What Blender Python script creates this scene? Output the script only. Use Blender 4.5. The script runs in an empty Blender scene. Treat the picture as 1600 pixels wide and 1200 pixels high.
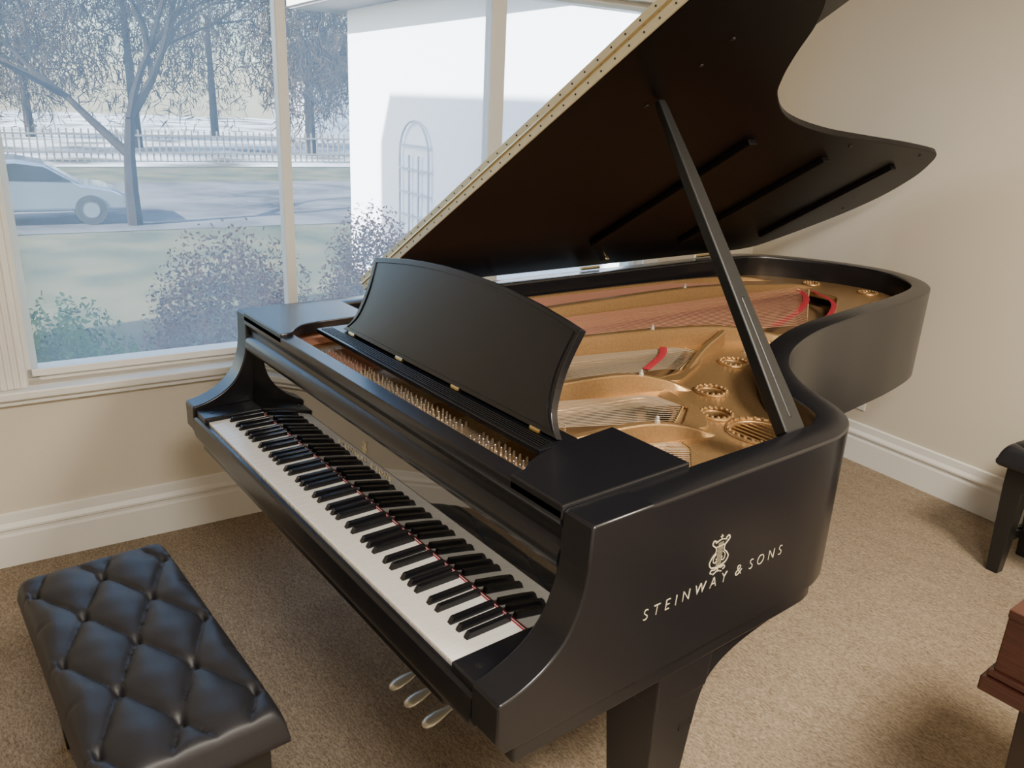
import bpy, bmesh, math, random
from mathutils import Vector, Matrix
random.seed(4)
C=bpy.context.scene.collection
PI=math.pi
# ---------------------------------------------------------------- camera
CAMP=(2.3531,-0.6300,1.6062,0.6703,0.3335,0.0470,1246.93)
def basis():
    psi,pt,ro=CAMP[3:6]
    F=Vector((-math.cos(psi)*math.cos(pt),math.sin(psi)*math.cos(pt),-math.sin(pt)))
    R=F.cross(Vector((0,0,1))).normalized(); U=R.cross(F)
    return F,math.cos(ro)*R+math.sin(ro)*U,-math.sin(ro)*R+math.cos(ro)*U
F_,R_,U_=basis(); CP=Vector(CAMP[:3])
cd=bpy.data.cameras.new('camera'); cd.sensor_width=36; cd.lens=CAMP[6]/1600*36; cd.clip_end=400
co=bpy.data.objects.new('camera',cd); C.objects.link(co)
B=-F_
co.matrix_world=Matrix(((R_.x,U_.x,B.x,CP.x),(R_.y,U_.y,B.y,CP.y),(R_.z,U_.z,B.z,CP.z),(0,0,0,1)))
bpy.context.scene.camera=co
def ray(px,py): return F_+R_*((px-800)/CAMP[6])+U_*((600-py)/CAMP[6])
def G(px,py,z):
    d=ray(px,py); return CP+d*((z-CP.z)/d.z)
# room frame (turned slightly against the piano)
EX=Vector((.9957,-.0924,0)); EY=Vector((.0924,.9957,0))
def RM(a,b,z=0): return EX*a+EY*b+Vector((0,0,z))
AW=-.59; BW=3.08
def PW(px,py):
    d=ray(px,py); t=(AW-CP.dot(EX))/d.dot(EX); P=CP+d*t; return P.dot(EY),P.z
def PR(px,py):
    d=ray(px,py); t=(BW-CP.dot(EY))/d.dot(EY); P=CP+d*t; return P.dot(EX),P.z
# ---------------------------------------------------------------- materials
def mat(name,col,rough=.5,metal=0,bump=None,col2=None,nscale=20,coat=0,spec=.5,detail=3,stretch=None,ior=1.5):
    m=bpy.data.materials.new(name); m.use_nodes=True; nt=m.node_tree; b=nt.nodes['Principled BSDF']
    b.inputs['Base Color'].default_value=(*col,1); b.inputs['Roughness'].default_value=rough; b.inputs['Metallic'].default_value=metal
    b.inputs['Coat Weight'].default_value=coat; b.inputs['Coat Roughness'].default_value=.05
    b.inputs['Specular IOR Level'].default_value=spec; b.inputs['IOR'].default_value=ior
    if bump or col2:
        tc=nt.nodes.new('ShaderNodeTexCoord'); n=nt.nodes.new('ShaderNodeTexNoise'); n.inputs['Scale'].default_value=nscale; n.inputs['Detail'].default_value=detail
        src=tc.outputs['Object']
        if stretch:
            mp=nt.nodes.new('ShaderNodeMapping'); mp.inputs['Scale'].default_value=stretch; nt.links.new(src,mp.inputs[0]); src=mp.outputs[0]
        nt.links.new(src,n.inputs['Vector'])
        if col2:
            r=nt.nodes.new('ShaderNodeValToRGB'); r.color_ramp.elements[0].position=.35; r.color_ramp.elements[1].position=.65
            r.color_ramp.elements[0].color=(*col,1); r.color_ramp.elements[1].color=(*col2,1)
            nt.links.new(n.outputs['Fac'],r.inputs[0]); nt.links.new(r.outputs[0],b.inputs['Base Color'])
        if bump:
            bp=nt.nodes.new('ShaderNodeBump'); bp.inputs['Strength'].default_value=bump; bp.inputs['Distance'].default_value=.01
            nt.links.new(n.outputs['Fac'],bp.inputs['Height']); nt.links.new(bp.outputs[0],b.inputs['Normal'])
    return m
M={}
M['ebony']=mat('satin_ebony',(.007,.007,.009),.27,bump=.015,nscale=90)
M['ebony_dull']=mat('ebony_dull',(.006,.006,.006),.42,bump=.03,nscale=60,spec=.35)
M['gloss']=mat('polished_ebony',(.004,.004,.004),.03,ior=2.6)
M['lidund']=mat('lid_underside',(.0045,.0036,.0038),.36,bump=.02,nscale=40,spec=.08)
M['ivory']=mat('white_key_plastic',(.88,.85,.78),.18)
M['black_key']=mat('black_key',(.008,.008,.010),.22)
M['redfelt']=mat('red_felt',(.36,.01,.025),.9,bump=.3,nscale=200)
M['gold']=mat('bronze_plate',(.40,.24,.105),.38,metal=.7,bump=.08,nscale=150,col2=(.47,.29,.13))
M['brass']=mat('brass',(.70,.57,.32),.25,metal=1)
M['pedalbrass']=mat('pale_pedal_brass',(.74,.70,.58),.3,metal=.6)
M['hinge']=mat('pale_brass',(.62,.56,.38),.42,metal=.4)
M['steel']=mat('steel',(.70,.68,.64),.35,metal=.6)
M['pin']=mat('pin_steel',(.46,.42,.37),.3,metal=.85)
M['string']=mat('string_steel',(.62,.50,.36),.4,metal=.7)
M['copper']=mat('copper_string',(.60,.29,.20),.42,metal=.5)
M['soundboard']=mat('spruce_soundboard',(.17,.10,.045),.4,col2=(.22,.13,.06),nscale=8,stretch=(30,1,1))
M['goldleaf']=mat('gold_lettering',(.80,.72,.50),.4,metal=.3)
M['fbleaf']=mat('fallboard_gold',(.60,.50,.30),.4,metal=.4)
M['leather']=mat('black_leather',(.012,.012,.015),.48,bump=.05,nscale=300,spec=.5)
M['black_wood']=mat('black_wood',(.010,.010,.010),.3)
M['mahogany']=mat('mahogany',(.036,.011,.007),.3,col2=(.060,.018,.011),nscale=6,stretch=(2,2,30))
M['darkwood']=mat('dark_leg',(.02,.010,.008),.3)
M['wall']=mat('beige_paint',(.63,.575,.475),.75,bump=.05,nscale=180)
M['trim']=mat('cream_trim',(.77,.755,.71),.4)
M['ceil']=mat('ceiling_white',(.75,.73,.70),.8)
M['outlet']=mat('outlet_white',(.75,.74,.7),.4)
def carpet():
    m=bpy.data.materials.new('carpet'); m.use_nodes=True; nt=m.node_tree; b=nt.nodes['Principled BSDF']; b.inputs['Roughness'].default_value=.95; b.inputs['Specular IOR Level'].default_value=.1
    tc=nt.nodes.new('ShaderNodeTexCoord')
    mp=nt.nodes.new('ShaderNodeMapping'); mp.inputs['Scale'].default_value=(1,2.4,1); mp.inputs['Rotation'].default_value=(0,0,.1)
    n=nt.nodes.new('ShaderNodeTexNoise'); n.inputs['Scale'].default_value=52; n.inputs['Detail'].default_value=4; n.inputs['Roughness'].default_value=.8
    n2=nt.nodes.new('ShaderNodeTexVoronoi'); n2.inputs['Scale'].default_value=95
    n3=nt.nodes.new('ShaderNodeTexNoise'); n3.inputs['Scale'].default_value=9; n3.inputs['Detail'].default_value=5
    nt.links.new(tc.outputs['Object'],mp.inputs[0])
    for q in (n,n2,n3): nt.links.new(mp.outputs[0],q.inputs['Vector'])
    def mth(op,a,b2):
        x=nt.nodes.new('ShaderNodeMath'); x.operation=op
        for i,s in enumerate((a,b2)):
            if isinstance(s,float): x.inputs[i].default_value=s
            else: nt.links.new(s,x.inputs[i])
        return x.outputs[0]
    s=mth('ADD',mth('ADD',n.outputs['Fac'],mth('MULTIPLY',n2.outputs['Distance'],.38)),mth('MULTIPLY',n3.outputs['Fac'],.26))
    r=nt.nodes.new('ShaderNodeValToRGB'); r.color_ramp.elements[0].position=.53; r.color_ramp.elements[1].position=1.02
    r.color_ramp.elements[0].color=(.145,.106,.070,1); r.color_ramp.elements[1].color=(.39,.310,.220,1)
    nt.links.new(s,r.inputs[0]); nt.links.new(r.outputs[0],b.inputs['Base Color'])
    bp=nt.nodes.new('ShaderNodeBump'); bp.inputs['Strength'].default_value=.7; bp.inputs['Distance'].default_value=.011
    nt.links.new(s,bp.inputs['Height']); nt.links.new(bp.outputs[0],b.inputs['Normal'])
    return m
M['carpet']=carpet()
def shade_mat():
    m=bpy.data.materials.new('solar_shade_fabric'); m.use_nodes=True; nt=m.node_tree; nt.nodes.clear()
    o=nt.nodes.new('ShaderNodeOutputMaterial'); t=nt.nodes.new('ShaderNodeBsdfTransparent'); d=nt.nodes.new('ShaderNodeBsdfTranslucent'); mx=nt.nodes.new('ShaderNodeMixShader')
    d.inputs[0].default_value=(.62,.82,1,1); t.inputs[0].default_value=(.90,.96,1,1)
    tc=nt.nodes.new('ShaderNodeTexCoord'); w=nt.nodes.new('ShaderNodeTexNoise'); w.inputs['Scale'].default_value=14
    mr=nt.nodes.new('ShaderNodeMapRange'); mr.inputs['To Min'].default_value=.18; mr.inputs['To Max'].default_value=.25
    nt.links.new(tc.outputs['Object'],w.inputs['Vector']); nt.links.new(w.outputs['Fac'],mr.inputs[0]); nt.links.new(mr.outputs[0],mx.inputs[0])
    nt.links.new(t.outputs[0],mx.inputs[1]); nt.links.new(d.outputs[0],mx.inputs[2]); nt.links.new(mx.outputs[0],o.inputs[0])
    return m
M['shade']=shade_mat()
M['stucco']=mat('white_stucco',(.70,.74,.82),.9,bump=.2,nscale=30)
M['roof']=mat('roof_shingle',(.16,.14,.13),.9,col2=(.22,.2,.18),nscale=30)
M['lawn']=mat('winter_lawn',(.016,.028,.009),.95,col2=(.085,.08,.035),nscale=1.0,detail=8)
M['road']=mat('asphalt',(.03,.03,.04),.9,col2=(.11,.11,.12),nscale=.8)
M['snow']=mat('snow',(.65,.69,.75),.8,col2=(.05,.05,.035),nscale=.35,detail=6)
M['bark']=mat('bark',(.016,.012,.010),.95,bump=.4,nscale=30,spec=.1)
M['carpaint']=mat('silver_car',(.26,.32,.40),.25,metal=.6,coat=.5)
M['glassdark']=mat('car_glass',(.02,.025,.03),.08)
M['tyre']=mat('tyre',(.02,.02,.02),.8)
M['redleaf']=mat('red_leaf',(.19,.055,.03),.9,col2=(.10,.05,.025),nscale=5,spec=.1)
M['greenleaf']=mat('green_leaf',(.05,.14,.02),.9,col2=(.12,.20,.06),nscale=5,spec=.1)
M['fartree']=mat('far_tree',(.030,.020,.014),.98,col2=(.055,.038,.026),nscale=3,spec=.05)
M['fence']=mat('fence_wood',(.14,.13,.12),.9)
M['trellis']=mat('trellis_wood',(.36,.39,.44),.9)
# ---------------------------------------------------------------- mesh helpers
class MB:
    def __init__(s,xf=None): s.v=[]; s.f=[]; s.xf=xf
    def add(s,vs,fs):
        o=len(s.v)
        for v in vs: s.v.append(tuple(s.xf(*v)) if s.xf else tuple(v))
        for f in fs: s.f.append(tuple(i+o for i in f))
        return s
    def box(s,x0,x1,y0,y1,z0,z1):
        return s.add([(x0,y0,z0),(x1,y0,z0),(x1,y1,z0),(x0,y1,z0),(x0,y0,z1),(x1,y0,z1),(x1,y1,z1),(x0,y1,z1)],
          [(0,3,2,1),(4,5,6,7),(0,1,5,4),(1,2,6,5),(2,3,7,6),(3,0,4,7)])
    def frustum(s,cx,cy,z0,a0,b0,z1,a1,b1,cx1=None,cy1=None):
        cx1=cx if cx1 is None else cx1; cy1=cy if cy1 is None else cy1
        return s.add([(cx-a0,cy-b0,z0),(cx+a0,cy-b0,z0),(cx+a0,cy+b0,z0),(cx-a0,cy+b0,z0),(cx1-a1,cy1-b1,z1),(cx1+a1,cy1-b1,z1),(cx1+a1,cy1+b1,z1),(cx1-a1,cy1+b1,z1)],
          [(0,3,2,1),(4,5,6,7),(0,1,5,4),(1,2,6,5),(2,3,7,6),(3,0,4,7)])
    def prism(s,poly,lo,hi,ax):
        n=len(poly)
        def mk(p,t):
            return (t,p[0],p[1]) if ax==0 else ((p[0],t,p[1]) if ax==1 else (p[0],p[1],t))
        vs=[mk(p,lo) for p in poly]+[mk(p,hi) for p in poly]
        fs=[tuple(range(n))[::-1],tuple(range(n,2*n))]+[(i,(i+1)%n,n+(i+1)%n,n+i) for i in range(n)]
        return s.add(vs,fs)
    def tube(s,pts,rad,n=8,cap=True,flat=1.0):
        pts=[Vector(p) for p in pts]; m=len(pts)
        if not hasattr(rad,'__len__'): rad=[rad]*m
        vs=[]; up=None
        for i,p in enumerate(pts):
            d=(pts[min(i+1,m-1)]-pts[max(i-1,0)]).normalized()
            if up is None:
                up=Vector((0,0,1)) if abs(d.z)<.9 else Vector((0,1,0))
            a=d.cross(up).normalized(); b=a.cross(d).normalized(); up=b
            for k in range(n):
                t=2*PI*k/n; vs.append(p+a*(rad[i]*math.cos(t))+b*(rad[i]*flat*math.sin(t)))
        fs=[(i*n+k,i*n+(k+1)%n,(i+1)*n+(k+1)%n,(i+1)*n+k) for i in range(m-1) for k in range(n)]
        if cap: fs+=[tuple(range(n))[::-1],tuple((m-1)*n+k for k in range(n))]
        return s.add(vs,fs)
    def rail(s,pts,wb,wt,zb):
        m=len(pts); vs=[]
        for i,p in enumerate(pts):
            a=pts[max(i-1,0)];b=pts[min(i+1,m-1)]; dx,dy=b[0]-a[0],b[1]-a[1]; l=math.hypot(dx,dy); nx,ny=-dy/l,dx/l
            for w,z in ((wb,zb),(wt,p[2]-.003),(wt*.7,p[2]),(-wt*.7,p[2]),(-wt,p[2]-.003),(-wb,zb)): vs.append((p[0]+nx*w,p[1]+ny*w,z))
        fs=[(i*6+k,i*6+(k+1)%6,(i+1)*6+(k+1)%6,(i+1)*6+k) for i in range(m-1) for k in range(6)]+[tuple(range(6)),tuple((m-1)*6+k for k in range(6))]
        return s.add(vs,fs)
    def lathe(s,prof,c,n=24):
        vs=[];m=len(prof)
        for r,z in prof:
            for k in range(n):
                t=2*PI*k/n; vs.append((c[0]+r*math.cos(t),c[1]+r*math.sin(t),c[2]+z))
        fs=[(i*n+k,i*n+(k+1)%n,(i+1)*n+(k+1)%n,(i+1)*n+k) for i in range(m-1) for k in range(n)]
        fs+=[tuple(range(n))[::-1],tuple((m-1)*n+k for k in range(n))]
        return s.add(vs,fs)
    def ball(s,c,r,n=10,sz=1,sx=1,sy=1):
        vs=[];h=n//2+1
        for i in range(h+1):
            p=PI*i/h
            for k in range(n):
                t=2*PI*k/n; vs.append((c[0]+sx*r*math.sin(p)*math.cos(t),c[1]+sy*r*math.sin(p)*math.sin(t),c[2]+sz*r*math.cos(p)))
        fs=[(i*n+k,(i+1)*n+k,(i+1)*n+(k+1)%n,i*n+(k+1)%n) for i in range(h) for k in range(n)]
        return s.add(vs,fs)
    def build(s,name,m,parent=None,smooth=False,bevel=0,seg=2,ang=35):
        me=bpy.data.meshes.new(name); me.from_pydata(s.v,[],s.f); me.update()
        bm=bmesh.new(); bm.from_mesh(me); bmesh.ops.remove_doubles(bm,verts=bm.verts,dist=1e-6); bmesh.ops.recalc_face_normals(bm,faces=bm.faces); bm.to_mesh(me); bm.free()
        me.materials.append(m)
        if smooth:
            for p in me.polygons: p.use_smooth=True
            me.set_sharp_from_angle(angle=math.radians(ang))
        o=bpy.data.objects.new(name,me); C.objects.link(o)
        if parent: o.parent=parent
        if bevel:
            b=o.modifiers.new('bevel','BEVEL'); b.width=bevel; b.segments=seg; b.limit_method='ANGLE'; b.angle_limit=math.radians(40)
        return o
def tag(o,label=None,cat=None,group=None,kind=None):
    if label: o['label']=label
    if cat: o['category']=cat
    if group: o['group']=group
    if kind: o['kind']=kind
    return o
def thing(name,label,cat,group=None,loc=(0,0,0)):
    o=bpy.data.objects.new(name,None); o.empty_display_size=.1; C.objects.link(o); o.location=loc
    return tag(o,label,cat,group)
def struct(o): o['kind']='structure'; return o
def crom(pts,n=8):
    out=[];m=len(pts)
    for i in range(m-1):
        p0=pts[max(i-1,0)];p1=pts[i];p2=pts[i+1];p3=pts[min(i+2,m-1)]
        for k in range(n):
            t=k/n
            out.append(tuple(.5*((2*p1[j])+(-p0[j]+p2[j])*t+(2*p0[j]-5*p1[j]+4*p2[j]-p3[j])*t*t+(-p0[j]+3*p1[j]-3*p2[j]+p3[j])*t**3) for j in range(len(p1))))
    out.append(tuple(pts[-1])); return out
def offset(pts,d):
    out=[];m=len(pts)
    for i,p in enumerate(pts):
        a=pts[max(i-1,0)];b=pts[min(i+1,m-1)]; dx,dy=b[0]-a[0],b[1]-a[1]; l=math.hypot(dx,dy)
        out.append((p[0]-dy/l*d,p[1]+dx/l*d))
    return out
def fill_mesh(name,outer,holes,z0,z1,m,parent,bev=.002,xf=None):
    cu=bpy.data.curves.new(name,'CURVE'); cu.dimensions='2D'; cu.fill_mode='BOTH'; cu.extrude=(z1-z0)/2-bev; cu.bevel_depth=bev; cu.bevel_resolution=1
    for poly in [outer]+holes:
        sp=cu.splines.new('POLY'); sp.points.add(len(poly)-1)
        for i,p in enumerate(poly): sp.points[i].co=(p[0],p[1],0,1)
        sp.use_cyclic_u=True
    t=bpy.data.objects.new('tmp',cu); C.objects.link(t); bpy.context.view_layer.update()
    me=bpy.data.meshes.new_from_object(t.evaluated_get(bpy.context.evaluated_depsgraph_get())); bpy.data.objects.remove(t)
    for v in me.vertices:
        co=(v.co.x,v.co.y,v.co.z+(z0+z1)/2); v.co=xf(*co) if xf else co
    me.materials.clear(); me.materials.append(m); me.name=name
    o=bpy.data.objects.new(name,me); C.objects.link(o); o.parent=parent; return o
def text_mesh(name,body,width,height,mx,m,parent,spacing=1.25,shear=0,depth=.0006,off=0,x_at=0):
    cu=bpy.data.curves.new(name,'FONT'); cu.body=body; cu.size=1; cu.space_character=spacing; cu.align_x='LEFT'; cu.extrude=.01; cu.shear=shear; cu.offset=off
    t=bpy.data.objects.new('tmp',cu); C.objects.link(t); bpy.context.view_layer.update()
    me=bpy.data.meshes.new_from_object(t.evaluated_get(bpy.context.evaluated_depsgraph_get())); bpy.data.objects.remove(t)
    xs=[v.co.x for v in me.vertices]; ys=[v.co.y for v in me.vertices]
    x0,x1,y0,y1=min(xs),max(xs),min(ys),max(ys)
    for v in me.vertices:
        l=Vector((x_at+(v.co.x-x0)/(x1-x0)*width,(v.co.y-y0)/(y1-y0)*height,v.co.z/.01*depth)); v.co=mx@l
    me.materials.clear(); me.materials.append(m)
    o=bpy.data.objects.new(name,me); C.objects.link(o); o.parent=parent; return o
def words(width,height,mx,m,parent,sp,**k):
    text_mesh('lettering','STEINWAY',width*.565,height,mx,m,parent,sp,**k)
    text_mesh('lettering','&',width*.048,height,mx,m,parent,sp,x_at=width*.630,**k)
    text_mesh('lettering','SONS',width*.265,height,mx,m,parent,sp,x_at=width*.735,**k)
# ================================================================ PIANO
P=thing('grand_piano','long satin black concert grand piano with raised lid, open keyboard and gold interior','piano')
ZR=.995; ZB=.635; W=1.575
outl=[(W,.30),(W,.55),(W,.80),(1.568,.885),(1.535,.962),(1.475,1.018),(1.395,1.062),(1.300,1.125),(1.205,1.228),(1.118,1.39),(1.045,1.637),(1.005,1.959),(.972,2.297),(.918,2.585),(.838,2.735),(.72,2.835),(.575,2.885),(.42,2.868),(.28,2.815),(.13,2.725),(.035,2.62),(0,2.48),(0,2.0),(0,1.2),(0,.30)]
O=crom(outl,8)
sec=[(0,ZB),(0,.985),(0,.989),(.002,.9935),(.006,ZR),(.066,ZR),(.070,.9935),(.072,.989),(.072,.985),(.072,ZB)]
mb=MB(); rings=[offset(O,d) if d else O for d,_ in sec]
n=len(O); vs=[];fs=[]
for i in range(n):
    for k,(d,z) in enumerate(sec): q=rings[k][i]; vs.append((q[0],q[1],z))
K=len(sec)
for i in range(n-1):
    for k in range(K): fs.append((i*K+k,(i+1)*K+k,(i+1)*K+(k+1)%K,i*K+(k+1)%K))
fs+=[tuple(range(K)),tuple((n-1)*K+k for k in range(K))]
mb.add(vs,fs); rim=mb.build('rim',M['ebony'],P,smooth=True,ang=24)
# arms (cheeks) at both ends
curve=crom([(.160,.915),(.150,.86),(.125,.806),(.085,.768),(.035,.744),(-.006,.735)],6)
armp=[(.30,ZB),(.30,ZR),(.168,ZR),(.162,.99)]+curve+[(-.010,.728),(-.010,.660),(.0,.650),(.004,ZB)]
for x0,x1 in ((0,.072),(W-.072,W)):
    a=MB().prism(armp,x0,x1,0).build('arm',M['ebony'],P,smooth=True,ang=24)
    bv=a.modifiers.new('b','BEVEL'); bv.width=.0035; bv.segments=2; bv.limit_method='WEIGHT'
    me=a.data; at=me.attributes.new('bevel_weight_edge','FLOAT','EDGE')
    for e in me.edges:
        va,vb=[me.vertices[k].co for k in e.vertices]
        if abs(va.x-vb.x)<1e-5 and not(va.y>.299 and vb.y>.299): at.data[e.index].value=1
low=[(p[0],p[1]) for p in offset(O,.012) if p[1]<.90 and p[0]>1.42]
MB().prism([(1.42,.035),(W-.012,.035)]+low+[(1.42,.90)],.588,ZB+.002,2).build('lower_moulding',M['ebony'],P,bevel=.004)
MB().prism([(.012,.035),(.10,.035),(.10,.9),(.012,.9)],.588,ZB+.002,2).build('lower_moulding',M['ebony'],P,bevel=.004)
MB().box(.11,1.41,.0,.62,.612,.650).build('keybed',M['ebony'],P,bevel=.004)
MB().prism([(-.008,.640),(-.012,.655),(-.010,.700),(-.004,.706),(.004,.706),(.004,.640)],.072,W-.072,0).build('key_slip',M['ebony'],P,smooth=True)
MB().box(.3,1.2,.62,.75,.63,.72).build('cross_beam',M['ebony_dull'],P)
# keys
KX0,KX1=.155,1.430; KW=(KX1-KX0)/52; KY=.008; KL=.153; ZK=.712
def wk(i):
    x0=KX0+i*KW+.0009; x1=x0+KW-.0018
    m_=MB().prism([(KY,ZK-.018),(KY,ZK-.004),(KY+.0005,ZK-.0005),(KY+.003,ZK),(KY+KL+.01,ZK),(KY+KL+.01,ZK-.018)],x0,x1,0)
    return m_.build('white_key',M['ivory'],P)
for i in range(52): wk(i)
notes='ABCDEFG'
for i in range(51):
    nme=notes[i%7]
    if nme in 'BE': continue
    off={'A':.0012,'C':-.002,'D':.002,'F':-.0022,'G':0}[nme]
    cx=KX0+(i+1)*KW+off; w0=.0068; w1=.0050; y0=KY+.050; y1=KY+KL-.001; zt=ZK+.0125
    v=[(cx-w0,y0,ZK-.004),(cx+w0,y0,ZK-.004),(cx+w0,y1,ZK-.004),(cx-w0,y1,ZK-.004),(cx-w1,y0+.009,zt),(cx+w1,y0+.009,zt),(cx+w1,y1,zt),(cx-w1,y1,zt)]
    MB().add(v,[(0,3,2,1),(4,5,6,7),(0,1,5,4),(1,2,6,5),(2,3,7,6),(3,0,4,7)]).build('black_key',M['black_key'],P,bevel=.0015)
MB().box(KX0,KX1,KY+KL,KY+KL+.003,ZK-.002,ZK+.001).build('felt_strip',M['redfelt'],P)
for x0,x1 in ((.0725,KX0-.001),(KX1+.001,W-.0725)):
    kb=MB().box(x0,x1,-.002,KY+KL+.006,.65,.724).build('key_block',M['ebony'],P,bevel=.004)
    MB().lathe([(.007,0),(.007,.001),(.004,.002)],((x0+x1)/2,.03,.724),12).build('screw',M['ebony_dull'],kb,smooth=True)
MB().box(KX0,KX1,.01,.17,.651,ZK-.019).build('key_frame',M['ebony_dull'],P)
# fallboard
fb=MB().prism(crom([(.1655,.713),(.169,.75),(.174,.80),(.180,.85),(.186,.895)],4)+[(.225,.895),(.225,.69),(.172,.69)],.0725,W-.0725,0).build('fallboard',M['gloss'],P,smooth=True)
rp=[(.196,.880),(.166,.880)]+crom([(.160,.884),(.156,.895),(.157,.912),(.164,.924)],4)+[(.172,.930),(.172,.946)]+crom([(.172,.946),(.166,.958),(.160,.965)],3)+[(.158,.970),(.158,.990),(.160,.993),(.200,.993),(.200,.885)]
MB().prism(rp,.0725,W-.0725,0).build('front_rail',M['ebony'],P,smooth=True,ang=25)
sb=crom([(.350,.158),(.345,.19),(.315,.215),(.285,.25),(.275,.30)],5)+[(.268,.47),(.07,.47),(.07,.158)]
MB().prism(sb,.975,1.003,2).build('side_shelf',M['ebony'],P,bevel=.003)
st=[(W-.07,.158),(W-.07,.47)]+[(1.300,.47)]+crom([(1.315,.30),(1.33,.25),(1.345,.215),(1.362,.19),(1.366,.158)],5)
MB().prism(st,.975,1.003,2).build('side_shelf',M['ebony'],P,bevel=.003)
MB().box(.073,W-.073,.226,.24,.64,.90).build('pin_block',M['ebony_dull'],P)
sh=MB().box(.33,1.31,.270,.372,.988,1.000)
for k in range(5): sh.box(.34,1.30,.280+k*.007,.283+k*.007,1.000,1.0025)
sh.build('desk_shelf',M['ebony'],P,bevel=.0015)
CX=.842
def deskmap(x,z,w):
    t=(z-1.005)/.2; return (x,.322+.08*t+w*.93,z+w*-.35)
prof=[(.455,1.006),(.440,1.018),(.418,1.045),(.408,1.08),(.404,1.12),(.407,1.16),(.415,1.205)]
prof=crom(prof,4)
top=[(x,1.205+.036*(1-(x/.415)**2)) for x in [.36,.27,.18,.09,0,-.09,-.18,-.27,-.36]]
dp=[(CX+a,z) for a,z in prof]+[(CX+a,z) for a,z in top]+[(CX-a,z) for a,z in reversed(prof)]
pan=MB(xf=lambda x,w,z:deskmap(x,z,w)).prism(dp,0,.018,1).build('music_desk',M['ebony'],P,bevel=.003)
nn=len(dp)
def ring(s1,s2,lo_,name,m):
    i1=[(CX+(a-CX)*s1[0],1.105+(z-1.105)*s1[1]) for a,z in dp]; i2=[(CX+(a-CX)*s2[0],1.105+(z-1.105)*s2[1]) for a,z in dp]
    bd=MB(xf=lambda x,w,z:deskmap(x,z,w))
    bd.add([(a,lo_,z) for a,z in i1]+[(a,lo_,z) for a,z in i2]+[(a,.001,z) for a,z in i1]+[(a,.001,z) for a,z in i2],
     [(i,(i+1)%nn,nn+(i+1)%nn,nn+i) for i in range(nn)]+[(i,(i+1)%nn,2*nn+(i+1)%nn,2*nn+i) for i in range(nn)]+[(nn+i,nn+(i+1)%nn,3*nn+(i+1)%nn,3*nn+i) for i in range(nn)])
    return bd.build(name,m,pan)
ring((.968,.93),(.955,.90),-.003,'raised_border',M['ebony'])
for hx in (.445,.70,.95,1.235):
    hg=MB().box(hx-.016,hx+.016,.314,.322,1.001,1.004); hg.tube([(hx-.016,.321,1.006),(hx+.016,.321,1.006)],.0035,8)
    hg.build('hinge',M['brass'],P,smooth=True)
# ---- soundboard, plate, strings
inr=[p for p in offset(O,.0715)]
MB().prism([(1.503,.26)]+inr+[(.0715,.26)],.83,.845,2).build('soundboard',M['soundboard'],P)
def rnd(poly,r=.03,k=4):
    out=[];m_=len(poly)
    for i in range(m_):
        p=Vector(poly[i]);a=(Vector(poly[i-1])-p);b=(Vector(poly[(i+1)%m_])-p)
        rr=min(r,a.length*.45,b.length*.45); a=p+a.normalized()*rr;b=p+b.normalized()*rr
        for j in range(k+1):
            t=j/k; q=a*(1-t)**2+p*2*t*(1-t)+b*t*t; out.append((q.x,q.y))
    return out
W4=[(1.27,.50),(1.42,.50),(1.42,.56),(1.33,.66),(1.28,.67)]
W3=[(.98,.50),(1.16,.50),(1.21,.74),(1.13,.87),(1.04,.86)]
W2=[(.67,.50),(.89,.50),(.93,.90),(.93,1.08),(.83,1.28),(.77,1.26)]
W1=[(.385,.50),(.59,.50),(.70,1.35),(.84,1.80),(.82,2.05),(.60,2.50),(.40,2.50)]
W0=[(.12,.50),(.32,.50),(.30,1.80),(.33,2.42),(.22,2.38),(.12,2.0)]
def circ(c,r,n=20,sy=1): return [(c[0]+r*math.cos(2*PI*k/n),c[1]+sy*r*math.sin(2*PI*k/n)) for k in range(n)]
holes=[((.956,1.328),.036),((1.09,1.058),.036),((1.212,.928),.034),((.905,1.60),.034),((.875,2.25),.034),((.76,2.55),.034),((.60,2.72),.034),((.36,2.66),.03)]
plo=[(1.50,.25)]+[p for p in offset(O,.074)]+[(.075,.25)]
big=((1.345,.93),.075)
fill_mesh('iron_plate',plo,[rnd(w) for w in (W0,W1,W2,W3,W4)]+[circ(c,r) for c,r in holes]+[circ(*big)],.888,.905,M['gold'],P,bev=.003)
for c,r in holes+[big]:
    rg=MB(); rg.tube([(x,y,.907) for x,y in circ(c,r+.007,24)]+[(c[0]+r+.007,c[1],.907)],.005,8,cap=False)
    for x,y in circ(c,r+.004,16 if r<.05 else 26): rg.ball((x,y,.911),.0055,6)
    if r>.05:
        for k in range(-3,4):
            hw=math.sqrt(max(0,r*r-(k*.019)**2)); rg.box(c[0]-hw,c[0]+hw,c[1]+k*.019-.0035,c[1]+k*.019+.0035,.892,.899)
    rg.build('hole_ring',M['gold'],P,smooth=True)
def grow(poly,d):
    cx_=sum(p[0] for p in poly)/len(poly); cy_=sum(p[1] for p in poly)/len(poly)
    return [(p[0]+d*(1 if p[0]>cx_ else -1),p[1]+(d if p[1]>cy_ else 0)) for p in poly]
for w in (W1,W2,W3,W4):
    q=rnd(grow(w,.012),.04,4); q.append(q[0])
    MB().tube([(x,y,.904) for x,y in q],.007,6,cap=False).build('plate_lip',M['gold'],P,smooth=True,ang=80)
MB().prism(rnd([(1.02,.95),(1.20,.90),(1.27,.83),(1.24,.74),(1.215,.80),(1.15,.895),(1.05,.885)],.02),.904,.914,2).build('plate_pad',M['gold'],P,bevel=.003)
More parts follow.
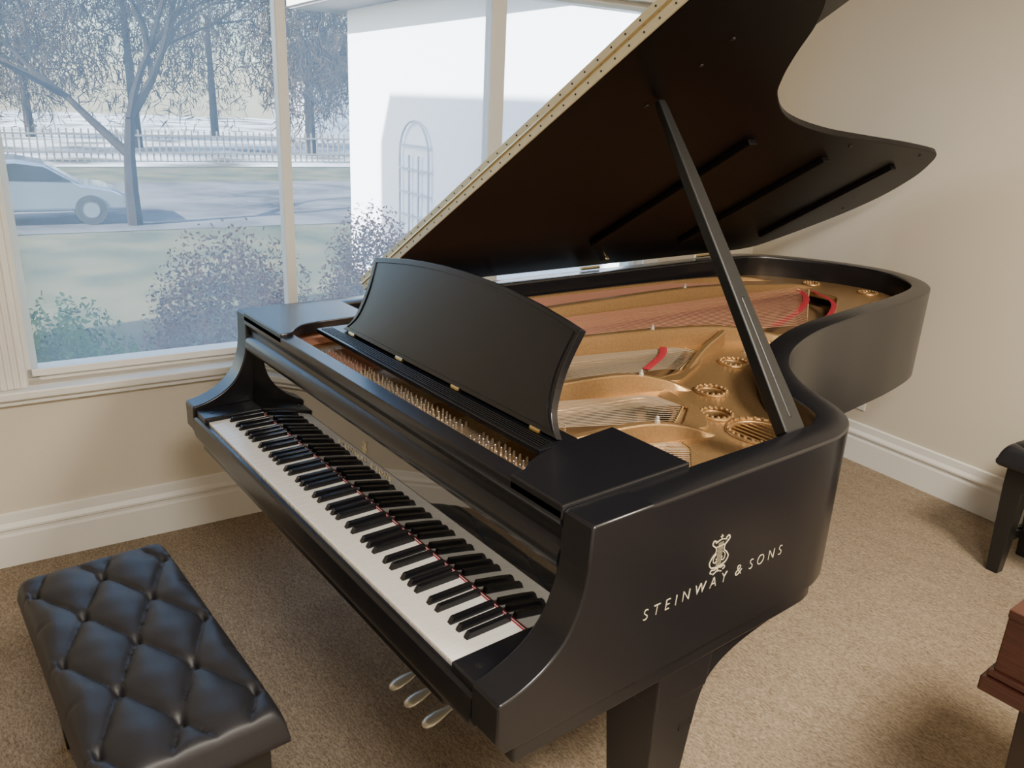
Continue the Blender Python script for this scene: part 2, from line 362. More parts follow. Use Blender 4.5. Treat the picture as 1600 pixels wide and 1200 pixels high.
MB().prism(rnd([(.85,1.32),(.93,1.20),(1.00,1.04),(.955,.95),(.955,1.09),(.85,1.30)],.02),.904,.914,2).build('plate_pad',M['gold'],P,bevel=.003)
def strut(pts,w=.016):
    MB().rail(crom(pts,6),w*1.15,w*.75,.900).build('strut',M['gold'],P,smooth=True,ang=30)
strut([(1.205,.33,.925),(1.21,.40,.952),(1.235,.62,.955),(1.26,.74,.935),(1.29,.82,.906)])
strut([(.93,.33,.925),(.935,.42,.958),(.965,.80,.960),(1.0,.95,.935),(1.05,1.02,.906)])
strut([(.625,.33,.925),(.63,.42,.965),(.675,.93,.972),(.755,1.44,.960),(.84,1.66,.928),(.88,1.72,.906)],.020)
strut([(.352,.33,.925),(.352,.42,.965),(.355,1.2,.975),(.345,1.88,.968),(.37,2.45,.93),(.40,2.60,.906)],.020)
strut([(.098,.33,.925),(.098,.6,.94),(.098,1.5,.94),(.13,2.3,.93),(.22,2.55,.906)],.012)
strut([(.935,1.14,.915),(.86,1.30,.935),(.80,1.46,.950),(.75,1.50,.945)],.012)
MB().rail(crom([(.12,.465,.945),(.45,.468,.945),(.75,.465,.945),(1.02,.462,.945),(1.24,.458,.945),(1.44,.452,.945)],4),.016,.008,.90).build('capo_bar',M['gold'],P,smooth=True)
MB().tube(crom([(1.38,.56,.855),(1.20,.70,.855),(1.08,.80,.855),(.90,1.02,.855),(.80,1.25,.855),(.70,1.74,.855),(.5,2.2,.855)],6),.016,6).build('bridge',M['soundboard'],P,smooth=True)
for (x,y,z) in ((.345,1.80,.968),(.715,1.22,.965),(.80,1.58,.940),(.985,.89,.948),(1.245,.67,.948),(.90,1.46,.905),(.93,1.82,.905)):
    MB().lathe([(.007,0),(.007,.008),(.0045,.009),(.0045,.016),(.002,.018)],(x,y,z),8).build('nose_bolt',M['steel'],P)
ts=MB(); hp=MB()
def hitch(x,pts):
    for (a,b),(c_,d) in zip(pts,pts[1:]):
        if x<=c_: return b+(d-b)*(x-a)/(c_-a)
    return pts[-1][1]
for (xa,xb,ea,eb,pts,cnt) in ((.680,.880,.785,.922,[(.77,1.27),(.83,1.28),(.94,1.06)],25),(.990,1.150,1.05,1.198,[(1.04,.87),(1.13,.87),(1.21,.74)],21),(1.280,1.410,1.290,1.410,[(1.28,.68),(1.33,.66),(1.42,.56)],18)):
    for k in range(cnt):
        f=k/(cnt-1); x=xa+(xb-xa)*f; xe=ea+(eb-ea)*f; ye=hitch(xe,pts)
        for s_ in (-.0011,.0011):
            ts.tube([(x+s_,.25,.948),(x+s_,.46,.950),(xe+s_,ye-.03,.922),(xe+s_,ye+.03,.908)],.00055,3,cap=False)
        ts.tube([(x,.478,.905),(x,.478,.952)],.0026,5)
        hp.ball((xe,ye+.03,.911),.0035,6)
tag(ts.build('steel_strings',M['string'],P),kind='stuff')
bs=MB()
def bass(xa,xb,e0,e1,cnt,r):
    for k in range(cnt):
        f=k/(cnt-1); x=xa+(xb-xa)*f; xe=e0[0]+(e1[0]-e0[0])*f; ye=e0[1]+(e1[1]-e0[1])*f
        bs.tube([(x,.25,.948),(x,.46,.953),(xe,ye-.04,.932),(xe,ye+.04,.910)],r,4,cap=False)
        hp.ball((xe,ye+.04,.912),.0045,6)
bass(.394,.580,(.45,2.46),(.83,1.86),28,.0012)
bass(.130,.310,(.14,2.0),(.32,2.40),20,.0014)
tag(bs.build('copper_strings',M['copper'],P),kind='stuff')
tag(hp.build('hitch_pins',M['brass'],P,smooth=True),kind='stuff')
def felt(pts,w=.012,fl=.12):
    q=crom(pts,6); MB().tube(q,w,6,flat=fl).build('string_felt',M['redfelt'],P,smooth=True)
felt([(.46,2.40,.926),(.58,2.28,.926),(.70,2.04,.926),(.79,1.76,.926)],.013)
felt([(.47,2.50,.912),(.64,2.38,.912),(.77,2.14,.912),(.845,1.92,.912)],.010)
felt([(.785,1.20,.930),(.85,1.12,.932),(.92,.98,.933)],.011)
# tuning pins on the raised pin field
MB().box(.12,W-.12,.202,.40,.904,.944).build('pin_field',M['gold'],P,bevel=.004)
def pin_into(pin,x,y,z): pin.lathe([(.0028,0),(.0028,.006),(.0022,.007),(.0022,.012),(.0014,.013)],(x,y,z),7); pin.tube([(x+.004,y,z+.005),(x-.004,y,z+.006)],.0010,4)
pin=MB(); pin_into(pin,0,0,0)
p0=pin.build('tuning_pin',M['pin'],P,smooth=True); first=True
def pinx(k,o_=0):
    x=.385+k*.0184+o_
    return x+.050 if x>1.04 else x
for row,y in enumerate((.226,.243)):
    for k in range(50):
        o=p0 if first else p0.copy()
        if not first: C.objects.link(o); o.parent=P
        first=False; o.location=(pinx(k,row*.009),y+.003*math.sin(k*1.3),.943); o.rotation_euler=(-.12,0,k*.7)
mp_=MB()
for row,y in enumerate((.260,.277,.294)):
    for k in range(50): pin_into(mp_,pinx(k,(row%2)*.009),y+.003*math.sin(k*1.3),.943)
tag(mp_.build('rear_tuning_pins',M['pin'],P,smooth=True),kind='stuff')
# ---------------------------------------------------------------- lid
TH=math.radians(31.92); X0=.02; Z0=ZR+.02
def LP(u,v,w=0): return (X0+u*math.cos(TH)-w*math.sin(TH), v, Z0+u*math.sin(TH)+w*math.cos(TH))
lo=[(1.585,.584),(1.587,.76),(1.578,.86),(1.553,.93),(1.48,1.00),(1.39,1.060),(1.300,1.130),(1.222,1.215),(1.125,1.40),(1.058,1.68),(1.018,2.0),(.985,2.30),(.945,2.58),(.92,2.66),(.86,2.735),(.74,2.835),(.57,2.893),(.42,2.88),(.28,2.822),(.13,2.73),(.03,2.645),(0,2.52)]
lo=[lo[0]]+crom(lo[1:],6)+[(0,.584)]
MB(xf=LP).prism(lo,0,.022,2).build('main_lid',M['lidund'],P,bevel=.003)
MB(xf=LP).prism([(0,.590),(1.60,.590),(1.60,1.055),(0,1.055)],.026,.046,2).build('front_lid_flap',M['ebony'],P,bevel=.003)
hg=MB(xf=LP).box(.0,1.585,.579,.5835,.001,.021); hg.box(.0,1.585,.579,.5835,.026,.045); hg=hg.build('piano_hinge',M['hinge'],P)
MB().tube([LP(0,.578,.0235),LP(1.585,.578,.0235)],.0032,8).build('hinge_knuckle',M['brass'],hg,smooth=True)
s0=None
for k in range(36):
    for w in (.011,.036):
        p=LP(.03+k*.0435,.5787,w)
        if s0 is None: s0=MB().ball((0,0,0),.0024,6).build('hinge_screw',M['ebony_dull'],hg); o=s0
        else: o=s0.copy(); C.objects.link(o); o.parent=hg
        o.location=p
for (u0,u1,v) in ((.28,1.014,1.370),(.22,.909,1.904),(.20,.845,2.461)):
    MB(xf=LP).box(u0,u1,v-.018,v+.018,-.018,.001).build('batten',M['lidund'],P,bevel=.004)
for (px,py) in ((1328,228),(1437,243),(1317,325),(1145,60),(1095,102),(1010,165)):
    d=ray(px,py); nrm=Vector((-math.sin(TH),0,math.cos(TH))); t=nrm.dot(Vector((X0,0,Z0))-CP)/nrm.dot(d); Q=CP+d*t
    u=(Q.x-X0)*math.cos(TH)+(Q.z-Z0)*math.sin(TH)
    MB(xf=LP).ball((u,Q.y,-.001),.006,10,sz=.5).build('rubber_bumper',M['black_key'],P,smooth=True)
MB(xf=LP).box(.05,.09,1.60,1.62,-.010,.001).build('lid_latch',M['brass'],P,bevel=.003)
for v in (.9,1.6,2.3):
    MB().tube([(.012,v-.05,1.005),(.012,v+.05,1.005)],.007,8).build('lid_hinge',M['brass'],P,smooth=True)
# lid prop
a=Vector((1.500,.815,.965)); b=Vector(LP(1.179,.816,-.004))
ax=(b-a).normalized(); sd=Vector((0,1,0)); nm=ax.cross(sd).normalized()
def bar(st,name,m,parent=None,**k):
    mb=MB();vs=[]
    for (t,wd,th,off) in st:
        c=a+(b-a)*t+sd*off
        for s1,s2 in ((-1,-1),(1,-1),(1,1),(-1,1)): vs.append(c+sd*s1*wd+nm*s2*th)
    fs=[(0,1,2,3),tuple(len(vs)-4+i for i in (3,2,1,0))]
    for i in range(len(st)-1):
        for k2 in range(4): fs.append((i*4+k2,i*4+(k2+1)%4,i*4+4+(k2+1)%4,i*4+4+k2))
    mb.add(vs,fs); return mb.build(name,m,parent or P,**k)
pr=bar([(0,.024,.014,0),(.03,.034,.015,0),(.12,.032,.015,0),(.30,.026,.014,0),(.50,.022,.013,0),(.75,.020,.012,0),(.97,.013,.009,0),(1,.011,.008,0)],'lid_prop',M['ebony_dull'],bevel=.004,seg=3)
bar([(.06,.006,.0165,.0),(.40,.007,.0155,0)],'short_prop',M['ebony_dull'],pr,bevel=.003)
MB().box(1.47,1.505,.785,.85,.90,.965).build('prop_socket',M['ebony'],P,bevel=.004)
# ---------------------------------------------------------------- lettering
gold=M['goldleaf']
mx=Matrix(((0,0,1,W+.0004),(1,0,0,.303),(0,1,0,.766),(0,0,0,1)))
words(.408,.0215,mx,gold,P,1.75,shear=.1,off=-.024)
def lyre(mx,s,parent,thick=.0007,kw=.6,m=None):
    mb=MB()
    def stroke(pts,w):
        pts=crom(pts,5) if len(pts)>2 else pts
        m_=len(pts); vs=[]
        for i,p in enumerate(pts):
            q0=pts[max(i-1,0)];q1=pts[min(i+1,m_-1)]; dx,dy=q1[0]-q0[0],q1[1]-q0[1]; l=math.hypot(dx,dy) or 1
            ww=w*kw
            for sg in (1,-1):
                for z in (0,thick/s): vs.append((p[0]-dy/l*ww*sg,p[1]+dx/l*ww*sg,z))
        fs=[]
        for i in range(m_-1):
            o=i*4; fs+=[(o+1,o+3,o+7,o+5),(o,o+1,o+5,o+4),(o+2,o+6,o+7,o+3),(o,o+4,o+6,o+2)]
        fs+=[(0,2,3,1),((m_-1)*4,(m_-1)*4+1,(m_-1)*4+3,(m_-1)*4+2)]
        mb.add(vs,fs)
    for g in (1,-1):
        stroke([(g*x,y) for x,y in [(.17,.86),(.27,.90),(.31,.82),(.24,.75),(.16,.68),(.15,.56),(.26,.46),(.34,.33),(.27,.20),(.12,.15),(.0,.14)]],.026)
        stroke([(g*x,y) for x,y in [(.12,.52),(.20,.44),(.21,.33),(.14,.28),(.08,.34),(.12,.39)]],.016)
        stroke([(g*x,y) for x,y in [(.02,.12),(.12,.09),(.22,.11),(.27,.05),(.20,.01)]],.022)
        stroke([(g*x,y) for x,y in [(.0,.05),(.08,.0),(.16,-.03)]],.018)
    for x in (-.075,-.025,.025,.075): stroke([(x,.18),(x,.80)],.007)
    stroke([(-.17,.70),(.17,.70)],.018); stroke([(-.2,.82),(0,.87),(.2,.82)],.016); stroke([(0,.0),(0,.18)],.026)
    stroke([(0,.87),(0,1.0)],.02); stroke([(-.05,.95),(.05,.95)],.015)
    mb.v=[tuple(mx@Vector((v[0]*s,v[1]*s,v[2]*s))) for v in mb.v]
    return mb.build('lyre_emblem',m or gold,parent)
lyre(Matrix(((0,0,1,W+.0003),(1,0,0,.500),(0,1,0,.797),(0,0,0,1))),.080,P)
tl=math.atan2(.0115,.10)
def fbm(x,z): 
    y=.174+(z-.80)*.115-.0009
    return Matrix(((1,0,0,x),(0,math.sin(tl),-math.cos(tl),y),(0,math.cos(tl),math.sin(tl),z),(0,0,0,1)))
words(.262,.0112,fbm(.655,.796),M['fbleaf'],fb,1.6,depth=.0005,off=-.018)
lyre(fbm(.787,.818),.030,fb,.0005,m=M['fbleaf'])
# ---------------------------------------------------------------- legs, lyre, pedals
def leg(cx,cy,br=None):
    l=MB(); l.frustum(cx,cy,.07,.045,.045,.50,.070,.070); l.frustum(cx,cy,.50,.076,.076,.592,.080,.080); l.frustum(cx,cy,.055,.05,.05,.075,.05,.05)
    o=l.build('leg',M['ebony'],P,bevel=.004)
    MB().tube([(cx-.012,cy,.027),(cx+.012,cy,.027)],.027,16).build('caster',M['brass'],o,smooth=True)
    if br:
        pts=[(cy+.02,.590),(cy+.02,.40)]+crom([(cy+.060,.40),(cy+.072,.46),(cy+.10,.510),(cy+.17,.545),(cy+.28,.564),(cy+.39,.572)],5)+[(cy+.39,.590)]
        MB().prism(pts,cx-.055,cx+.0655,0).build('leg_bracket',M['ebony'],o,smooth=True)
    return o
leg(1.478,.475,True); leg(.13,.58); leg(.50,2.50)
ly=MB().box(.60,1.10,.44,.56,.07,.15).build('pedal_box',M['ebony'],P,bevel=.006)
for x in (.70,1.0): MB().tube([(x,.50,.15),(x+.02*(1 if x<.8 else -1),.50,.35),(x,.50,.62)],.018,10).build('lyre_post',M['ebony'],ly,smooth=True)
for x in (.775,.855,.945):
    q=[(x,.46,.115),(x,.38,.115),(x,.325,.110),(x,.290,.104),(x,.266,.098),(x,.252,.094),(x,.246,.092)]
    MB().tube(q,[.008,.008,.010,.019,.020,.015,.005],14,flat=.38).build('pedal',M['pedalbrass'],P,smooth=True,ang=80)
# ================================================================ BENCHES
def bench(name,label,loc,rot,L=.80,D=.345,H=.49,group=None,px=.30,py=.145,T=.070):
    r=thing(name,label,'bench',group); 
    nx,ny=150,76; vs=[];fs=[]
    zb=H-T-.010
    for i in range(nx+1):
        for j in range(ny+1):
            sx=-1+2*i/nx; sy=-1+2*j/ny
            sx=math.sin(sx*PI/2)*.55+sx*.45; sy=math.sin(sy*PI/2)*.55+sy*.45
            x=sx*L/2;y=sy*D/2
            e=max(0,(1-abs(sx)**22))*max(0,(1-abs(sy)**11)); e=e**.36
            u=x/px+y/py; v=x/px-y/py
            tf=(abs(math.sin(PI*u))*abs(math.sin(PI*v)))**.55
            inside=min(1,max(0,(1-abs(sy))/.24))*min(1,max(0,(1-abs(sx))/.12)); inside=inside*inside*(3-2*inside)
            cr=min(abs(u-round(u)),abs(v-round(v)))
            du=abs(u-round(u));dv=abs(v-round(v)); dd=math.hypot(du,dv)
            h=(.018*tf-.0035*math.exp(-(cr/.025)**2))*inside+.014*(1-inside)
            h+=.0014*math.sin(60*x+25*y)*math.sin(48*y-18*x)*inside
            ry=abs(math.sin(PI*(x/(px/2)))) ; h-=.006*math.exp(-(ry/.13)**2)*(1-inside)*(abs(sx)<.85)
            h-=.018*math.exp(-(dd/.08)**2)*inside
            bul=1+.010*(1-e)
            vs.append((x*bul,y*bul,zb+ (T-.024)*e+h*min(1,e*1.3)))
    N=ny+1
    for i in range(nx):
        for j in range(ny): fs.append((i*N+j,(i+1)*N+j,(i+1)*N+j+1,i*N+j+1))
    cm=MB().add(vs,fs)
    bd_=[(i,0) for i in range(nx+1)]+[(nx,j) for j in range(1,ny+1)]+[(i,ny) for i in range(nx-1,-1,-1)]+[(0,j) for j in range(ny-1,0,-1)]
    ring_=[vs[i*N+j] for i,j in bd_]; m_=len(ring_)
    rv=list(ring_); 
    for (s_,z) in ((1.010,zb-.010),(1.006,zb-.022),(.98,zb-.030)): rv+=[(a_*s_,b_*s_,z) for a_,b_,_ in ring_]
    rf=[(k*m_+i,k*m_+(i+1)%m_,(k+1)*m_+(i+1)%m_,(k+1)*m_+i) for k in range(3) for i in range(m_)]+[tuple(3*m_+i for i in range(m_))]
    cm.add(rv,rf)
    cu=cm.build('cushion',M['leather'],r,smooth=True,ang=75)
    for m1 in range(-12,13):
        for n1 in range(-12,13):
            x=(m1+n1)/2*px; y=(m1-n1)/2*py
            if abs(x)<L/2*.90 and abs(y)<D/2*.70:
                MB().ball((x,y,zb+T-.040),.008,10,sz=.4).build('button',M['leather'],cu,smooth=True)
    MB().box(-L/2+.025,L/2-.025,-D/2+.025,D/2-.025,zb-.11,zb-.030).build('frame',M['black_wood'],r,bevel=.004)
    for sx in (-1,1):
        for sy in (-1,1):
            MB().frustum(sx*(L/2-.06),sy*(D/2-.06),0,.022,.022,zb-.10,.035,.035).build('leg',M['black_wood'],r,bevel=.003)
        MB().box(sx*(L/2-.06)-.012,sx*(L/2-.06)+.012,-(D/2-.06),D/2-.06,.12,.155).build('stretcher',M['black_wood'],r)
    MB().box(-(L/2-.06),L/2-.06,-.012,.012,.12,.155).build('stretcher',M['black_wood'],r)
    r.location=loc; r.rotation_euler=(0,0,rot); return r
bench('piano_bench','black button-tufted leather piano bench in front of the keyboard',(.725,-.350,0),.02,L=.79,D=.340,H=.508)
bench('piano_bench','black leather topped bench with dark square legs against the right wall, cut by the frame',(1.755,2.62,0),-.09,H=.545)
# mahogany neighbour
mh=thing('wooden_console','reddish brown mahogany piano end with stepped moulding at the right frame edge','cabinet')
MB().prism([(.90,.635),(.90,.752),(.893,.756),(.893,.772),(1.6,.772),(1.6,.635)],1.94,2.06,0).build('arm',M['mahogany'],mh,bevel=.002)
MB().box(2.06,2.9,.95,1.6,.64,.72).build('body',M['mahogany'],mh,bevel=.006)
MB().box(1.932,2.9,.892,1.6,.622,.636).build('base_moulding',M['mahogany'],mh,bevel=.003)
MB().box(1.925,2.9,.885,1.6,.588,.620).build('base_moulding',M['mahogany'],mh,bevel=.004)
for y in (.99,1.5): MB().frustum(2.03,y,0,.025,.025,.59,.045,.045).build('leg',M['darkwood'],mh,bevel=.004)
for y in (.99,1.5): MB().frustum(2.8,y,0,.025,.025,.59,.045,.045).build('leg',M['darkwood'],mh,bevel=.004)
# ================================================================ ROOM
AE=4.3; BS=-2.6; ZC=2.75
def rb(name,m,a0,a1,b0,b1,z0,z1,**k): return struct(MB(xf=RM).box(a0,a1,b0,b1,z0,z1).build(name,m,**k))
rb('floor',M['carpet'],AW-.1,AE+.1,BS-.1,BW+.1,-.06,0)
rb('ceiling',M['ceil'],AW-.15,AE+.1,BS-.1,BW+.1,ZC,ZC+.1)
rb('wall_back',M['wall'],AW-.15,AE+.1,BW,BW+.15,0,ZC)
rb('wall_right',M['wall'],AE,AE+.1,BS,BW,0,ZC)
rb('wall_front',M['wall'],AW-.15,AE,BS-.1,BS,0,ZC)
wl,_=PW(45,600); zs=(PW(45,600)[1]+PW(375,565)[1])/2
wr=PW(1040,8)[0]; zt=PW(1040,8)[1]
m1a=PW(430,0)[0]; m1b=PW(460,300)[0]; m2a=PW(773,0)[0]; m2b=PW(796,0)[0]
wlm=MB(xf=RM)
wlm.box(AW-.15,AW,BS,BW,0,zs); wlm.box(AW-.15,AW,BS,BW,zt,ZC); wlm.box(AW-.15,AW,BS,wl,zs,zt); wlm.box(AW-.15,AW,wr,BW,zs,zt)
struct(wlm.build('wall_left',M['wall']))
win=bpy.data.objects.new('window_1',None); C.objects.link(win); struct(win)
fr=MB(xf=RM)
f0,f1=AW-.12,AW-.05
fr.box(f0,f1,wl,wl+.035,zs,zt); fr.box(f0,f1,wr-.035,wr,zs,zt); fr.box(f0,f1,wl,wr,zt-.035,zt); fr.box(f0,f1,wl,wr,zs,zs+.04)
fr.build('window_frame',M['trim'],win,bevel=.004)
for x0,x1 in ((m1a,m1b),(m2a,m2b)): MB(xf=RM).box(AW-.07,AW-.012,x0,x1,zs,zt).build('mullion',M['trim'],win,bevel=.004)
sl=MB(xf=RM).box(AW-.1,AW+.055,wl-.14,wr+.1,zs-.03,zs-.002); sl.box(AW,AW+.03,wl-.12,wr+.08,zs-.055,zs-.03); sl.build('window_sill',M['trim'],win,bevel=.005)
cs=MB(xf=RM)
cs.box(AW,AW+.018,wl-.11,wl-.005,zs-.002,zt+.1)
for k in range(5): cs.box(AW+.018,AW+.024,wl-.10+k*.019,wl-.090+k*.019,zs,zt+.1)
cs.box(AW,AW+.018,wr+.005,wr+.10,zs-.002,zt+.1); cs.box(AW,AW+.02,wl-.11,wr+.10,zt+.0,zt+.1)
cs.build('window_casing',M['trim'],win,bevel=.003)
prof=[(0,0),(.018,0),(.018,.115),(.014,.125),(.014,.135),(.022,.142),(.022,.15),(.012,.165),(.010,.195),(0,.20)]
struct(MB(xf=lambda a,b,z:RM(AW+a,b,z)).add([(p[0],b_,p[1]) for b_ in (BS,BW) for p in prof],[tuple(range(10)),tuple(range(10,20))]+[(i,(i+1)%10,10+(i+1)%10,10+i) for i in range(10)]).build('baseboard_left',M['trim']))
struct(MB(xf=lambda a,b,z:RM(a,BW-b,z)).add([(a_,p[0],p[1]) for a_ in (AW,AE) for p in prof],[tuple(range(10)),tuple(range(10,20))]+[(i,(i+1)%10,10+(i+1)%10,10+i) for i in range(10)]).build('baseboard_back',M['trim']))
oa,oz=PR(1345,622)
ot=thing('wall_outlet','white electrical outlet plate low on the right wall behind the piano','outlet')
MB(xf=RM).box(oa-.035,oa+.035,BW-.006,BW,oz-.057,oz+.057).build('cover_plate',M['outlet'],ot,bevel=.003)
for d in (-.022,.022): MB(xf=RM).box(oa-.014,oa+.014,BW-.009,BW-.005,oz+d-.014,oz+d+.014).build('socket',M['outlet'],ot,bevel=.002)
lab=['translucent solar shade in the leftmost window bay, in front of the bare tree','translucent solar shade in the middle window bay','translucent solar shade in the right window bay, partly behind the raised lid']
for k,(x0,x1) in enumerate(((wl+.014,m1a-.004),(m1b+.004,m2a-.004),(m2b+.004,wr-.014))):
    s=thing('roller_shade',lab[k],'shade','solar window shades')
    MB(xf=RM).add([(AW-.035,x0,zs+.030),(AW-.035,x1,zs+.030),(AW-.035,x1,zt-.02),(AW-.035,x0,zt-.02)],[(0,1,2,3)]).build('shade_fabric',M['shade'],s)
    MB(xf=RM).box(AW-.042,AW-.028,x0,x1,zs+.020,zs+.045).build('hem_bar',M['trim'],s,bevel=.003)
# ================================================================ OUTSIDE
GZ=-.8
def gr(name,m,a0,a1,b0,b1,z): return struct(MB(xf=RM).add([(a0,b0,z),(a1,b0,z),(a1,b1,z),(a0,b1,z)],[(0,1,2,3)]).build(name,m))
gr('lawn',M['lawn'],-28,AW-.16,-25,45,GZ); gr('road',M['road'],-22,-13.4,-25,45,GZ+.01); gr('snow_field',M['snow'],-90,-27,-60,90,GZ+.02)
gw=MB(xf=RM); gw.box(-8.9,AW-.16,4.0,9.0,GZ,2.75); gwo=tag(gw.build('house_wing',M['stucco']),'sunlit white stucco house wing outside the right half of the window','building')
rf=MB(xf=RM); rf.add([(-9.5,3.4,2.75),(AW-.2,3.4,2.75),(AW-.2,3.4,2.92),(-9.5,3.4,2.92),(-9.5,9.5,2.75),(AW-.2,9.5,2.75),(-9.5+2.5,6.5,4.6),(AW-.2,6.5,4.6),(-9.5,9.5,2.92),(AW-.2,9.5,2.92)],
  [(0,1,2,3),(3,2,7,6),(0,3,8,4),(3,6,8),(8,6,7,9),(0,4,5,1),(1,5,9,7,2)])
rf.build('roof',M['roof'],gwo)
MB(xf=RM).box(-9.5,AW-.2,3.36,3.42,2.78,2.95).build('gutter',M['trim'],gwo)
tr=MB(xf=RM); ta=-6.7
for dx in (-.40,-.13,.13,.40): tr.box(ta+dx-.012,ta+dx+.012,3.94,3.96,GZ+.3,1.0)
for k in range(6): tr.box(ta-.40,ta+.40,3.94,3.955,GZ+.5+k*.28,GZ+.525+k*.28)
tr.tube([(ta+.40*math.cos(t),3.95,1.0+.40*math.sin(t)) for t in [PI*k/10 for k in range(11)]],.013,5)
tag(tr.build('garden_trellis',M['trellis']),'arched garden trellis leaning on the shaded white wall outside','trellis')
struct(MB(xf=RM).box(-5.5,-1.0,-5.2,-4,GZ,5.7).build('shadow_block',M['stucco']))  # unseen block, added to throw the shadow onto the house wing and lawn
def tree(base,h,seed,name,label,spread=.55,depth=7,tr=.14):
    rnd_=random.Random(seed); mb=MB()
    def br(p,d,l,r,k):
        q=p; pts=[p];rr=[r]
        for s in range(3):
            d=(d+Vector((rnd_.uniform(-1,1),rnd_.uniform(-1,1),rnd_.uniform(-.3,.5)))*.15).normalized(); q=q+d*l/3; pts.append(q); rr.append(r*(1-.13*(s+1)))
        mb.tube(pts,rr,6 if k>4 else 3,cap=False)
        if k==0: return
        for i in range(3 if k>1 else 4):
            nd=(d+Vector((rnd_.uniform(-1,1),rnd_.uniform(-1,1),rnd_.uniform(-.4,.45)))*spread*1.45).normalized()
            br(pts[rnd_.choice([2,3,3])],nd,l*rnd_.uniform(.66,.88),r*.64,k-1)
    br(Vector(base),Vector((0,0,1)),h,tr,depth)
    return tag(mb.build(name,M['bark']),label,'tree')
tb=G(212,352,GZ); tree(tb,1.9,3,'bare_tree','bare branching tree on the lawn beside the parked car')
def ftree(a,b,h,w,seed,lab):
    r_=random.Random(seed); t=thing('distant_tree',lab,'tree','trees across the road')
    MB(xf=RM).tube([(a,b,GZ),(a,b,GZ+h*.5)],[.25,.12],6).build('trunk',M['bark'],t)
    mb=MB(xf=RM)
    for k in range(9500):
        th=r_.uniform(0,2*PI); ph=math.acos(r_.uniform(-1,1)); rr=r_.uniform(.05,1)**.5*(1+.2*math.sin(3*th+seed)*math.sin(4*ph))
        c=Vector((a+w*rr*math.sin(ph)*math.cos(th),b+w*rr*math.sin(ph)*math.sin(th),GZ+h*.54+h*.47*rr*math.cos(ph)))
        d1=Vector((r_.gauss(0,1),r_.gauss(0,1),r_.gauss(0,1.8))).normalized()*.36; d2=Vector((r_.gauss(0,1),r_.gauss(0,1),r_.gauss(0,1))).normalized()*.028
        mb.add([c-d1,c+d2,c+d1,c-d2],[(0,1,2,3)])
    mb.build('crown',M['fartree'],t)
for k,(a,b,h,w) in enumerate(((-33,-2,10,3.3),(-37,5.2,12,3.8),(-33,11.6,9,2.6),(-48,11.0,13,3.6),(-44,1.5,9,3.6),(-56,26,11,4))):
    ftree(a,b,h,w,k,'brown leafless tree standing across the snowy road')
def shrub(a,b,z0,w,d,h,m,lab,n=2200,sz=.035,seed=1):
    r_=random.Random(seed); mb=MB(xf=RM)
    for k in range(n):
        th=r_.uniform(0,2*PI); ph=math.acos(r_.uniform(-.1,1)); rr=r_.uniform(.4,1)**.5*(1-.12+.12*math.sin(5*th))
        c=Vector((a+w*rr*math.sin(ph)*math.cos(th),b+d*rr*math.sin(ph)*math.sin(th),z0+h*rr*max(0,math.cos(ph))))
        d1=Vector((r_.gauss(0,1),r_.gauss(0,1),r_.gauss(0,1))).normalized()*sz; d2=Vector((r_.gauss(0,1),r_.gauss(0,1),r_.gauss(0,1))).normalized()*sz*.6
        mb.add([c-d1,c+d2,c+d1,c-d2],[(0,1,2,3)])
    return tag(mb.build('shrub',m),lab,'shrub')
shrub(-4.7,1.25,GZ,.8,.9,1.42,M['redleaf'],'reddish leafless shrub outside the left window bay',11000,.022,1)
shrub(-5.6,2.95,GZ,.7,.65,1.45,M['redleaf'],'brown shrub beside the corner of the white house wing',10000,.022,2)
shrub(-3.7,-.15,GZ,.55,.6,1.10,M['greenleaf'],'low green shrub close outside the left window bay',8500,.024,3)
shrub(-3.0,1.25,GZ,.55,.70,.85,M['greenleaf'],'low green shrub directly below the reddish shrub',8000,.024,4)
fc=MB(xf=RM)
for k in range(90): fc.box(-29.05,-29,-8+k*.22,-8+k*.22+.05,GZ,GZ+1.1)
fc.box(-29,-28.96,-8,11.8,GZ+.3,GZ+.36); fc.box(-29,-28.96,-8,11.8,GZ+.88,GZ+.94)
tag(fc.build('picket_fence',M['fence']),'thin picket fence across the road in front of the snowy yard','fence')
fh=MB(xf=RM).box(-50,-43,15,21,GZ,2.6); fho=tag(fh.build('distant_house',M['stucco']),'distant pale house with gabled roof across the road','building')
MB(xf=RM).add([(-42.5,14.7,2.6),(-42.5,21.3,2.6),(-42.5,18,5.2),(-50.2,14.7,2.6),(-50.2,21.3,2.6),(-50.2,18,5.2)],[(0,1,2),(3,5,4),(0,2,5,3),(1,4,5,2),(0,3,4,1)]).build('roof',M['roof'],fho)
fp=G(208,350,GZ); ca=fp.dot(EX); cb=fp.dot(EY)
car=thing('car','silver sedan parked on the street outside, left of the bare tree','car')
bp=[(0,.30),(0.02,.62),(.35,.78),(.95,.88),(1.55,1.28),(2.1,1.38),(2.8,1.34),(3.5,1.0),(4.3,.92),(4.45,.6),(4.4,.3)]
CS=.84
cx_=lambda a,b,z:RM(ca+(-1.7+a)*CS,cb-b*CS,GZ+.01+z*CS)
MB(xf=cx_).add([(a_,p[0],p[1]) for a_ in (0,1.7) for p in bp],[tuple(range(11)),tuple(range(11,22))]+[(i,(i+1)%11,11+(i+1)%11,11+i) for i in range(11)]).build('body',M['carpaint'],car,bevel=.06,seg=3)
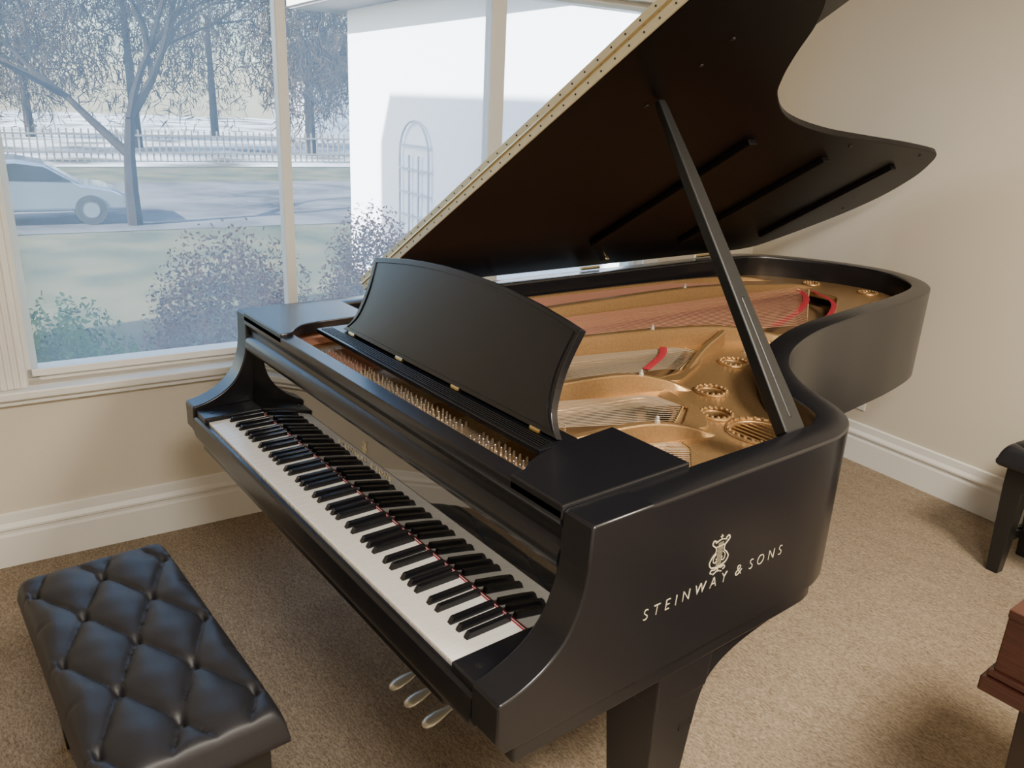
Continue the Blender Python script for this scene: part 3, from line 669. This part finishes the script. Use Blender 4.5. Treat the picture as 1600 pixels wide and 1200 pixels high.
gp=[(1.1,.92),(1.6,1.23),(2.1,1.30),(2.72,1.26),(3.3,.98)]
MB(xf=cx_).add([(a_,p[0],p[1]) for a_ in (-.01,1.71) for p in gp],[tuple(range(5)),tuple(range(5,10))]+[(i,(i+1)%5,5+(i+1)%5,5+i) for i in range(5)]).build('side_window',M['glassdark'],car)
for b_ in (.8,3.6):
    for a_ in (.08,1.62):
        w_=MB(xf=cx_).tube([(a_-.1,b_,.32),(a_+.1,b_,.32)],.32,20).build('wheel',M['tyre'],car,smooth=True)
        MB(xf=cx_).tube([(a_-.11,b_,.32),(a_+.11,b_,.32)],.17,12).build('hubcap',M['carpaint'],w_,smooth=True)
# ================================================================ LIGHT
wd=bpy.data.worlds.new('sky'); bpy.context.scene.world=wd; wd.use_nodes=True; nt=wd.node_tree
sk=nt.nodes.new('ShaderNodeTexSky'); sk.sky_type='NISHITA'; sk.sun_disc=False; sk.sun_elevation=math.radians(28); sk.sun_rotation=math.radians(180)
nt.links.new(sk.outputs[0],nt.nodes['Background'].inputs[0]); nt.nodes['Background'].inputs[1].default_value=.85
def light(name,kind,energy,col,loc,direction,**k):
    l=bpy.data.lights.new(name,kind); l.energy=energy; l.color=col
    for a_,b_ in k.items(): setattr(l,a_,b_)
    o=bpy.data.objects.new(name,l); C.objects.link(o); o.location=loc; o.rotation_euler=Vector(direction).to_track_quat('-Z','Y').to_euler(); return o
sd_=(EX*-.25+EY*1+Vector((0,0,-.5)))
light('sun','SUN',36,(1,.96,.88),(0,0,10),sd_,angle=.01)
pt=light('window_portal','AREA',1,(1,1,1),RM(AW-.2,(wl+wr)/2,(zs+zt)/2),EX,shape='RECTANGLE',size=wr-wl,size_y=zt-zs); pt.data.cycles.is_portal=True
light('ceiling_lamp','AREA',108,(1,.94,.85),RM(3.1,-.2,ZC-.03),(0,0,-1),shape='DISK',size=.8)
light('ceiling_lamp','AREA',165,(1,.89,.73),RM(2.8,1.6,ZC-.03),(0,0,-1),shape='DISK',size=.7)
